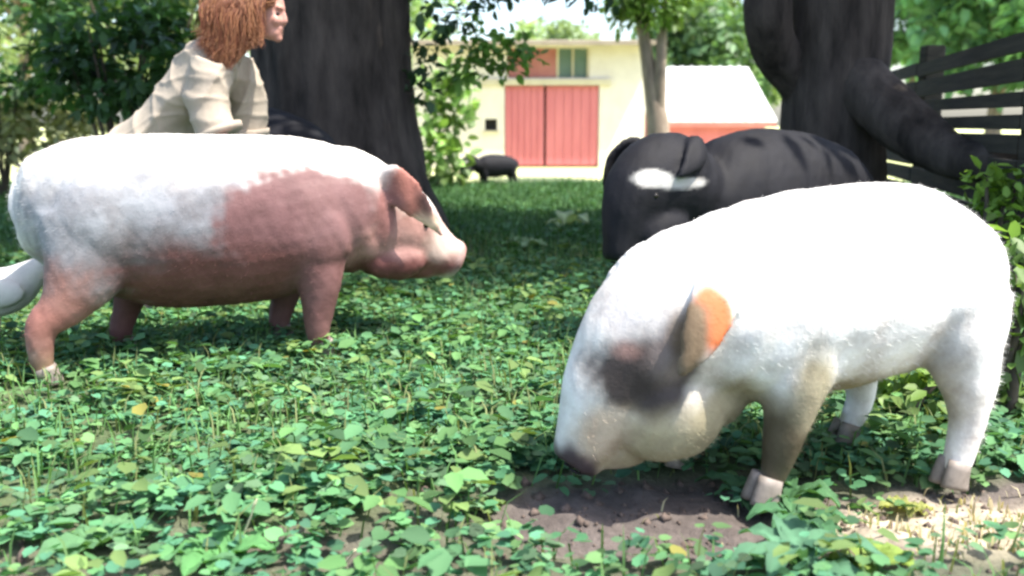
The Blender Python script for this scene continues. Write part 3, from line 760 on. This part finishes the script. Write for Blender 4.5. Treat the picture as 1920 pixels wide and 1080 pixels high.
bl2 = [((1.06, 0, .36), (.20, .3, .26), (.70, .67, .62), .4), ((1.09, .12, .335), (.125, .15, .10), (.05, .04, .038), .3), ((1.03, .17, .41), (.06, .08, .09), (.22, .18, .17), .5), ((1.10, .08, .47), (.09, .09, .05), (.52, .50, .49), .5), ((1.13, .09, .40), (.035, .05, .025), (.36, .22, .19), .6),
       ((.955, .21, .48), (.05, .05, .09), (.45, .13, .045), .3), ((1.02, .22, .45), (.045, .06, .10), (.17, .12, .07), .4),
       ((1.08, .1, .14), (.20, .2, .10), (.36, .30, .19), .5), ((1.0, .14, .16), (.14, .12, .09), (.40, .36, .24), .5), ((.86, .12, .22), (.12, .16, .10), (.33, .29, .19), .5), ((.55, .05, .225), (.35, .26, .085), (.30, .26, .17), .5), ((.71, .2, .13), (.12, .14, .17), (.085, .07, .042), .4), ((.66, .2, .30), (.06, .1, .10), (.35, .31, .21), .5),  # tan belly and dark foreleg: mud with their shade painted in
       ((.24, .12, .36), (.07, .12, .14), (.36, .34, .32), .5), ((.835, -.15, .15), (.1, .1, .2), (.16, .13, .08), .4), ((1.235, 0, .10), (.055, .11, .085), (.05, .036, .04), .3), ((1.17, .07, .2), (.07, .08, .06), (.52, .42, .32), .5)]
pig2 = pig('pig', 'white pig with dark eye patch rooting in the dirt at right', (1.212, 2.56, 0), math.radians(196.1), body2, head2, legs2, ears2, ex2, (.82, .81, .78), bl2, M_skin, M_bristle,
           [(1.10, .118, .365), (1.10, -.118, .365)], [(.03, 0, .63, .022, .026), (-.02, .01, .60, .014, .016), (-.035, .03, .54, .010, .011), (-.02, .045, .48, .008, .008), (-.01, .04, .44, .006, .006)],
           ((1.226, 0, .096), (.35, 0, -.9), .055), 'white pigs', 202, voxel=.0095)
pig2.scale.x = 0.905
# black pigs ---------------------------------------------------------------
body3 = [(.0, .62, .46, .07), (.04, .70, .42, .14), (.12, .77, .36, .21), (.28, .83, .30, .26), (.55, .88, .25, .285), (.8, .885, .24, .28), (1.0, .855, .28, .26), (1.14, .80, .34, .21), (1.26, .76, .42, .16)]
head3 = [(1.08, 0, .58, .19, .20), (1.24, 0, .61, .17, .185), (1.40, 0, .67, .172, .205), (1.52, 0, .635, .155, .185), (1.59, 0, .565, .125, .15), (1.635, 0, .485, .095, .11), (1.66, 0, .415, .076, .086), (1.672, 0, .375, .068, .074), (1.674, 0, .366, .05, .055)]
legs3 = [[(x, y * .9, .50, .10, .15), (x + .01, y, .34, .08, .10), (x + .01, y, .2, .055, .06), (x, y, .1, .043, .046), (x + .025, y, .02, .046, .052)] for x, y in ((1.02, .16), (1.0, -.16))] + \
        [[(.25, y * .9, .52, .11, .18), (.22, y, .38, .085, .12), (.15, y, .25, .058, .068), (.12, y, .12, .042, .045), (.145, y, .02, .046, .052)] for y in (.16, -.16)]
ears3 = [([(1.35, .11, .83, .03, .04), (1.40, .16, .80, .016, .055), (1.45, .18, .76, .014, .05), (1.50, .185, .725, .012, .03), (1.53, .18, .70, .010, .012)], (.25, 1, .3)),
         ([(1.40, -.12, .79, .03, .045), (1.44, -.17, .80, .018, .07), (1.49, -.205, .75, .015, .07), (1.53, -.21, .68, .012, .045), (1.55, -.20, .62, .010, .014)], (-.25, 1, -.3))]
ex3 = [((1.50, .08, .47), (.14, .09, .12)), ((1.50, -.08, .47), (.14, .09, .12)), ((.26, .17, .54), (.18, .1, .18)), ((.26, -.17, .54), (.18, .1, .18))]
BLK = (.0055, .0055, .009)
bl3 = [((1.605, .115, .695), (.07, .12, .034), (.6, .59, .55), .25), ((1.48, .16, .675), (.13, .1, .022), (.45, .44, .42), .3)]
hd = math.atan2(-1.14, -1.33)
pig3 = pig('black_pig', 'black pig with a white face streak behind the right white pig', (1.695, 4.97, 0), hd, body3, head3, legs3, ears3, ex3, BLK, bl3, M_black, M_bristle_black,
           [(1.60, .12, .63), (1.60, -.12, .63)], [(.03, 0, .66, .022, .026), (-.03, 0, .62, .015, .016), (-.04, .01, .52, .01, .01), (-.03, .01, .42, .007, .007)], ((1.674, 0, .366), (.3, 0, -.95), .06), 'black pigs', 203, voxel=.012, nhair=5000)
def copy_tree(src, loc, rz, s, label):
    c_ = src.copy(); COL.objects.link(c_); c_.location = loc; c_.rotation_euler = (0, 0, rz); c_.scale = (s, s, s); c_['label'] = label
    for ch in src.children:
        k_ = ch.copy(); COL.objects.link(k_); k_.parent = c_
    return c_
q = P(925, 335, 16.2)
q = P(925, 345, 14.9)
copy_tree(pig3, (q.x + .36, 14.9, gz(q.x, 14.9)), math.radians(205), .54, 'small distant black pig at the edge of the shade before the barn')
q = P(520, 300, 4.95)
copy_tree(pig3, (P(612, 300, 5.35).x, 5.35, gz(P(560, 300, 5.6).x, 5.6)), math.radians(140), 1.12, 'black pig mostly hidden behind the left white pig at the trunk foot')

# ------------------------------------------------------------------ person bending over the left pig
M_shirt = simple('cream_cloth', (.30, .25, .195), (.42, .355, .28), 7, 0.9, 0.4, 0.012)
M_trouser = simple('grey_cloth', (.10, .10, .11), (.15, .15, .16), 6, 0.9, 0.5, 0.02)
M_hskin = simple('human_skin', (.40, .19, .145), (.46, .24, .19), 12, 0.5, 0.1, 0.003)
M_hair = simple('strawberry_blond_hair', (.12, .036, .018), (.30, .125, .06), 14, 0.45, 0.3, 0.004, (1, 1, .2))
M_shoe = simple('shoe', (.03, .025, .02), (.06, .05, .045), 8, 0.7, 0.2)
PD = 4.72
hipc = P(262, 300, PD)
per = empty('person', (hipc.x + .1, PD, gz(hipc.x, PD))); tag(per, 'person with long strawberry-blond hair in cream top bending over the left pig', 'person')
po = per.location
def q3(px, py, dd, w_, h_=None):
    v = P(px, py, PD + dd) - po
    return (v.x, v.y, v.z, w_, h_ if h_ else w_)
# torso direction in picture plane; side axis is depth
bm = bmesh.new()
loft(bm, [q3(238, 312, 0, .15, .12), q3(262, 285, 0, .175, .145), q3(315, 225, 0, .165, .125), q3(362, 165, 0, .185, .135), q3(398, 118, 0, .19, .125), q3(425, 88, 0, .12, .085), q3(438, 74, 0, .075, .07)], n=24)
for sd, pth in ((-1, [(402, 118), (392, 150), (392, 190), (398, 222), (412, 252)]), (1, [(425, 118), (452, 150), (462, 190), (462, 222), (462, 250)])):
    rad = (.094, .10, .097, .095, .088)
    loft(bm, [q3(a[0], a[1], sd * (.165 + .01 * i), r_) for i, (a, r_) in enumerate(zip(pth, rad))], n=16)
me = remesh(bm, .0085, 8, 'shirt')
co = coords(me)
cr1 = np.abs(np.sin(co @ np.array([9, 5, -13]) + 1.9 * wob(co, 4, 8)))
cr2 = np.abs(np.sin(co @ np.array([16, -8, 12]) + 2.2 * wob(co, 5, 18)))
cr3 = np.abs(np.sin(co @ np.array([-4, 6, 30]) + 2.4 * wob(co, 6, 28)))
dsp = .015 * (1 - cr1) ** 2.2 + .008 * (1 - cr2) ** 2.2 + .006 * (1 - cr3) ** 2.2 + .003 * wob(co, 9, 6) - .006
nn = np.empty(len(co) * 3); me.vertex_normals.foreach_get('vector', nn)
me.vertices.foreach_set('co', (co + nn.reshape(-1, 3) * dsp[:, None]).ravel())
link('shirt', me, M_shirt, per)
for sd, (hx, hy, hx2, hy2) in ((-1, (409, 243, 414, 254)), (1, (462, 242, 463, 253))):
    bm = bmesh.new(); a_ = q3(hx, hy, sd * .205, .072); b_ = q3(hx2, hy2, sd * .207, .07)
    loft(bm, [(*a_[:3], .112, .112), (*b_[:3], .108, .108)], n=18, sub=1); bm_obj('cuff', bm, M_shirt, per, True)
bm = bmesh.new(); loft(bm, [q3(420, 96, 0, .105, .09), q3(436, 76, 0, .088, .08), q3(446, 66, 0, .078, .072)], n=20); bm_obj('collar', bm, M_shirt, per, True)
# trousers
bm = bmesh.new()
loft(bm, [q3(268, 280, 0, .165, .135), q3(245, 305, 0, .18, .15), q3(235, 330, 0, .165, .14)], n=20)
for sd in (-1, 1):
    v0 = q3(240, 325, sd * .09, .105); kx = .42 + .04 * sd
    loft(bm, [v0, (v0[0] + .20, v0[1] + sd * .03, .60, .09, .10), (v0[0] + .30, v0[1] + sd * .04, .48, .075, .08), (v0[0] + .22, v0[1] + sd * .04, .28, .065, .07), (v0[0] + .14, v0[1] + sd * .04, .07, .065, .07)], n=18)
link('trousers', remesh(bm, .013, 5, 'trousers'), M_trouser, per)
for sd in (-1, 1):
    v0 = q3(240, 325, sd * .09, .1); x_, y_ = v0[0] + .14, v0[1] + sd * .04
    bm = bmesh.new(); loft(bm, [(x_ - .08, y_, .05, .035, .045), (x_ - .03, y_, .055, .042, .055), (x_ + .08, y_, .04, .045, .04), (x_ + .17, y_, .03, .038, .028), (x_ + .2, y_, .025, .02, .015)], n=14)
    bm_obj('shoe', bm, M_shoe, per, True)
# skin: neck, head with face, hands with fingers
bm = bmesh.new()
hc = P(497, 28, PD) - po
def H(x, y, z): # head space: x forward (looks right, slightly down and to the camera), y depth, z up
    a = math.radians(-8); b_ = math.radians(-14)
    X, Z = x * math.cos(a) - z * math.sin(a), x * math.sin(a) + z * math.cos(a)
    X, Y = X * math.cos(b_) - y * math.sin(b_), X * math.sin(b_) + y * math.cos(b_)
    return (hc.x + X, hc.y + Y, hc.z + Z)
def hb(x, y, z, r): blob(bm, H(x, y, z), r)
loft(bm, [q3(300, 240, 0, .1, .08), q3(362, 165, 0, .13, .09), q3(398, 118, 0, .14, .085), q3(428, 90, 0, .07)], n=18)
for sd, pth in ((-1, [(402, 118), (392, 150), (392, 190), (398, 222), (414, 254)]), (1, [(425, 118), (452, 150), (462, 190), (462, 222), (464, 252)])):
    loft(bm, [q3(a[0], a[1], sd * (.12 if i == 0 else .165 + .01 * i), r_) for i, (a, r_) in enumerate(zip(pth, (.05, .052, .045, .038, .03)))], n=14)
loft(bm, [q3(428, 92, 0, .06), q3(450, 66, 0, .056), (*H(-.02, 0, -.06), .06, .06)], n=16)
hb(-.01, 0, .035, (.098, .078, .09)); hb(.025, 0, -.015, (.068, .066, .088)); hb(.045, 0, -.075, (.05, .05, .036)); hb(.075, 0, -.098, (.022, .024, .018))
loft(bm, [(*H(.085, 0, .03), .010, .012), (*H(.100, 0, -.005), .013, .014), (*H(.102, 0, -.02), .016, .013), (*H(.09, 0, -.03), .015, .01)], n=12)
hb(.086, 0, -.052, (.014, .024, .008)); hb(.084, 0, -.064, (.013, .021, .008)); hb(.07, -.03, -.02, (.026, .026, .026)); hb(.07, .03, -.02, (.026, .026, .026)); hb(.076, 0, .038, (.02, .045, .014))
hb(-.005, -.078, -.005, (.02, .012, .033)); hb(-.005, .078, -.005, (.02, .012, .033))
for sd, (hx, hy) in ((-1, (414, 254)), (1, (464, 252))):
    w0 = P(hx, hy, PD + sd * .205) - po
    pc = Vector((w0.x + .03, w0.y - .06 if sd > 0 else w0.y - .06, w0.z - .015))
    loft(bm, [(w0.x - .004, w0.y, w0.z + .05, .03, .026), (w0.x, w0.y, w0.z + .01, .03, .024), (pc.x, pc.y, pc.z, .042, .018), (pc.x + .03, pc.y - .03, pc.z - .008, .04, .014)], side=(.7, .7, 0), n=14)
    for i, L_ in enumerate((.062, .074, .07, .054)):
        o_ = (i - 1.5) * .021
        bs = Vector((pc.x + .03 + o_ * .7, pc.y - .03 + o_ * .7, pc.z - .006)); dr = Vector((.7, -.7, -.12))
        m1 = bs + dr * L_ * .5; m2 = m1 + Vector((.6, -.6, -.5)) * L_ * .5
        loft(bm, [(*bs, .0095, .0095), (*m1, .009, .009), (*m2, .007, .007)], side=(.7, .7, 0), n=8, sub=3)
    tb = Vector((pc.x - .035, pc.y - .03, pc.z - .004))
    loft(bm, [(tb.x + .015, tb.y + .015, tb.z, .012, .012), (tb.x - .002, tb.y - .025, tb.z - .012, .0105, .0105), (tb.x + .012, tb.y - .052, tb.z - .022, .008, .008)], side=(.7, .7, 0), n=8, sub=3)
me = remesh(bm, .0065, 3, 'body')
link('body', me, M_hskin, per)
for sd in (-1, 1):
    bm = bmesh.new(); blob(bm, H(.080, sd * .032, .010), (.009, .010, .006)); bm_obj('eye', bm, M_eye, per, True)
# hair: cap plus long hanging locks
bm = bmesh.new()
rnd = random.Random(9)
blob(bm, H(-.025, 0, .05), (.105, .092, .095)); blob(bm, H(-.065, 0, -.02), (.085, .09, .12)); loft(bm, [q3(470, 20, -.04, .06, .08), q3(440, 60, -.07, .06, .10), q3(425, 100, -.10, .04, .07), q3(415, 122, -.12, .012, .02)], n=14)
link('hair', remesh(bm, .012, 3, 'hair'), M_hair, per)
locks = []
hs = []
for i in range(3800):
    th = rnd.uniform(-1, 1); al = rnd.uniform(0, 1)
    s0 = H(-.03 - .06 * al + rnd.uniform(-.02, .085) * (1 - al), .092 * th, .12 - .09 * al)
    if i % 4 == 0: s0 = H(.06 + rnd.uniform(-.02, .02), -.07 + rnd.uniform(-.012, .02), .06 + rnd.uniform(-.02, .04)); th = -.5
    endx = rnd.triangular(355, 500, 415); endy = rnd.uniform(45, 92) + 48 * math.exp(-((endx - 418) / 34) ** 2) * rnd.uniform(.6, 1.1)
    dd = -.12 - .13 * rnd.random() if th < .35 else .10 + .08 * rnd.random()
    e_ = P(endx, endy, PD + dd) - po
    m_ = Vector(s0) * .5 + e_ * .5 + Vector((rnd.uniform(-.06, -.01) + (endx - 430) * .0003, -.05 if th < .35 else .04, .05 + rnd.uniform(0, .03)))
    m2 = e_ * .8 + Vector(s0) * .2 + Vector((rnd.uniform(-.03, .01), rnd.uniform(-.02, .02), -.01))
    r_ = rnd.uniform(.0008, .0018)
    hs.append([(*s0, r_), (*m_, r_ * 1.1), (*m2, r_ * .8), (*e_, r_ * .15)])
M_strand, _nt, _b = mat('hair_strand'); _nt.links.new(attr(_nt), _b.inputs['Base Color']); _b.inputs['Roughness'].default_value = 0.5
hl = tubes('hair_lock', hs, M_strand, per, 3, 0, 3, 'stuff', 4)
kv = len(hl.data.vertices) // len(hs); rs = np.random.default_rng(5); tt = rs.random((len(hs), 1)) ** 1.6
set_col(hl.data, np.repeat(np.array([.15, .042, .02]) * (1 - tt) + np.array([.42, .20, .09]) * tt, kv, axis=0))

# ------------------------------------------------------------------ white hen at the left edge behind the rump
hn = P(-8, 560, 3.75)
hen = empty('hen', (hn.x, 3.75, gz(hn.x, 3.75)), math.radians(185)); tag(hen, 'white bird cut by the left frame edge behind the pig hind leg', 'bird')
bm = bmesh.new()
loft(bm, [(-.20, 0, .36, .02, .03), (-.14, 0, .31, .05, .06), (-.06, 0, .255, .085, .09), (.04, 0, .235, .092, .095), (.12, 0, .26, .07, .08), (.17, 0, .33, .042, .05), (.19, 0, .40, .032, .036), (.21, 0, .44, .03, .03), (.235, 0, .44, .014, .014)], n=18)
blob(bm, (-.02, -.075, .25), (.12, .03, .06)); blob(bm, (-.02, .075, .25), (.12, .03, .06))
link('body', remesh(bm, .008, 4), M_feather, hen)
for sd in (-1, 1):
    bm = bmesh.new(); loft(bm, [(.01, sd * .04, .17, .014, .014), (.02, sd * .045, .07, .008, .008), (.02, sd * .045, .0, .008, .008), (.06, sd * .045, -.004, .006, .005)], n=8); bm_obj('leg', bm, M_straw, hen, True)
bm = bmesh.new(); loft(bm, [(.235, 0, .44, .010, .010), (.265, 0, .43, .003, .003)], n=8); bm_obj('beak', bm, M_straw, hen, True)
bm = bmesh.new(); box(bm, .19, .235, -.004, .004, .465, .495, .003); bm_obj('comb', bm, M_red, hen)

# ------------------------------------------------------------------ larger single plants in the foreground
def broadleaf(label, px, py, n, L, wd, col, seed, lift=.5, name='broadleaf_weed'):
    rnd = random.Random(seed)
    d = CAM_H * F / (py - 235.0)
    for _ in range(3):
        q = P(px, py, d)
        d *= (CAM_H - gz(q.x, d)) / max(CAM_H - q.z, .01)
    q = P(px, py, d)
    t = empty(name, (q.x, d, gz(q.x, d))); tag(t, label, 'weed')
    for i in range(n):
        az = 6.283 * i / n + rnd.uniform(-.4, .4); l = L * rnd.uniform(.7, 1.2); up = lift * rnd.uniform(.6, 1.3)
        m_, k_ = 9, 5
        vs = []; cl = []
        for a in range(m_):
            u = a / (m_ - 1)
            ww = wd * l * (math.sin(math.pi * min(1, u * .93 + .05)) ** .75) * (1 if u > .12 else .25)
            rr_ = l * u; z = l * (up * u * (1.6 - 1.3 * u))
            for b_ in range(k_):
                s_ = (b_ / (k_ - 1) - .5) * 2
                zz = z + ww * .35 * abs(s_) + .006 * math.sin(u * 17 + s_ * 3 + i)
                x_, y_ = rr_, s_ * ww
                vs.append((x_ * math.cos(az) - y_ * math.sin(az), x_ * math.sin(az) + y_ * math.cos(az), zz + .01))
                f_ = rnd.uniform(.88, 1.12) * (1.35 if b_ == 2 else 1)
                cl.append([c_ * f_ for c_ in col])
        fs = [(a * k_ + b_, a * k_ + b_ + 1, (a + 1) * k_ + b_ + 1, (a + 1) * k_ + b_) for a in range(m_ - 1) for b_ in range(k_ - 1)]
        me = np_mesh('leaf', np.array(vs), np.array(fs), 4); set_col(me, np.array(cl))
        me.polygons.foreach_set('use_smooth', [True] * len(me.polygons))
        link('leaf', me, M_weed, t)
    return t
broadleaf('large blue-green leafy weed in the foreground below the right pig', 1500, 1080, 10, .15, .19, (.075, .18, .10), 1, .75)
broadleaf('yellow-green broad weed at bottom right beside the sandy patch', 1625, 1075, 7, .10, .26, (.17, .25, .05), 2, .5)
broadleaf('dark green weed between the rooting pig foreleg and its shadow', 1500, 985, 8, .12, .2, (.05, .14, .06), 3, .6)
broadleaf('dark green weed in front of the right pig near forefoot', 1405, 950, 9, .12, .2, (.05, .13, .055), 13, .9)
broadleaf('small upright dark weed just right of the rooting pig forefoot', 1475, 958, 9, .11, .2, (.06, .15, .06), 14, 1.0)
broadleaf('green and yellow weed left of the rooting pig snout', 905, 955, 8, .06, .3, (.12, .19, .06), 4, .5)
broadleaf('bright green weed at the bottom edge left of centre', 420, 1060, 8, .10, .3, (.09, .24, .08), 5, .5)
broadleaf('pale green weed at the bottom left corner', 190, 1030, 8, .12, .28, (.10, .22, .10), 6, .5)
broadleaf('pale broad-leaved weed standing out in the shaded grass near black pig', 1062, 432, 7, .22, .3, (.34, .42, .22), 7, .8)
broadleaf('small pale weed in the shaded grass left of the brighter one', 980, 468, 7, .16, .3, (.25, .36, .18), 8, .5)
broadleaf('small weed with yellow leaves by the right pig hind hoof', 1700, 965, 6, .07, .3, (.25, .27, .08), 9, .4)
def stalk(label, px, py, px2, py2):
    d = CAM_H * F / (py - 235.0); a = P(px, py, d); b_ = P(px2, py2, d - .03)
    t = empty('dry_stalk', (a.x, a.y, gz(a.x, a.y))); tag(t, label, 'straw')
    o_ = t.location
    b_ = b_ - o_
    tubes('stem', [[(0, 0, -.02, .0028), (b_.x * .5 + .006, b_.y * .5, b_.z * .5, .0024), (b_.x, b_.y, b_.z, .001)]], M_straw, t, 6)
    bm = bmesh.new(); loft(bm, [(b_.x * .78, b_.y * .78, b_.z * .78, .002, .002), (b_.x * .9, b_.y * .9, b_.z * .9, .005, .004), (b_.x, b_.y, b_.z, .001, .001)], n=6, sub=2); bm_obj('seed_head', bm, M_straw, t)
stalk('pale dry grass stalk leaning right in the left foreground', 442, 1055, 482, 935)
stalk('short pale dry stalk at the bottom edge left of centre', 632, 1090, 668, 1030)
stalk('thin upright straw stem in the weeds left of the rooting pig', 680, 950, 674, 880)
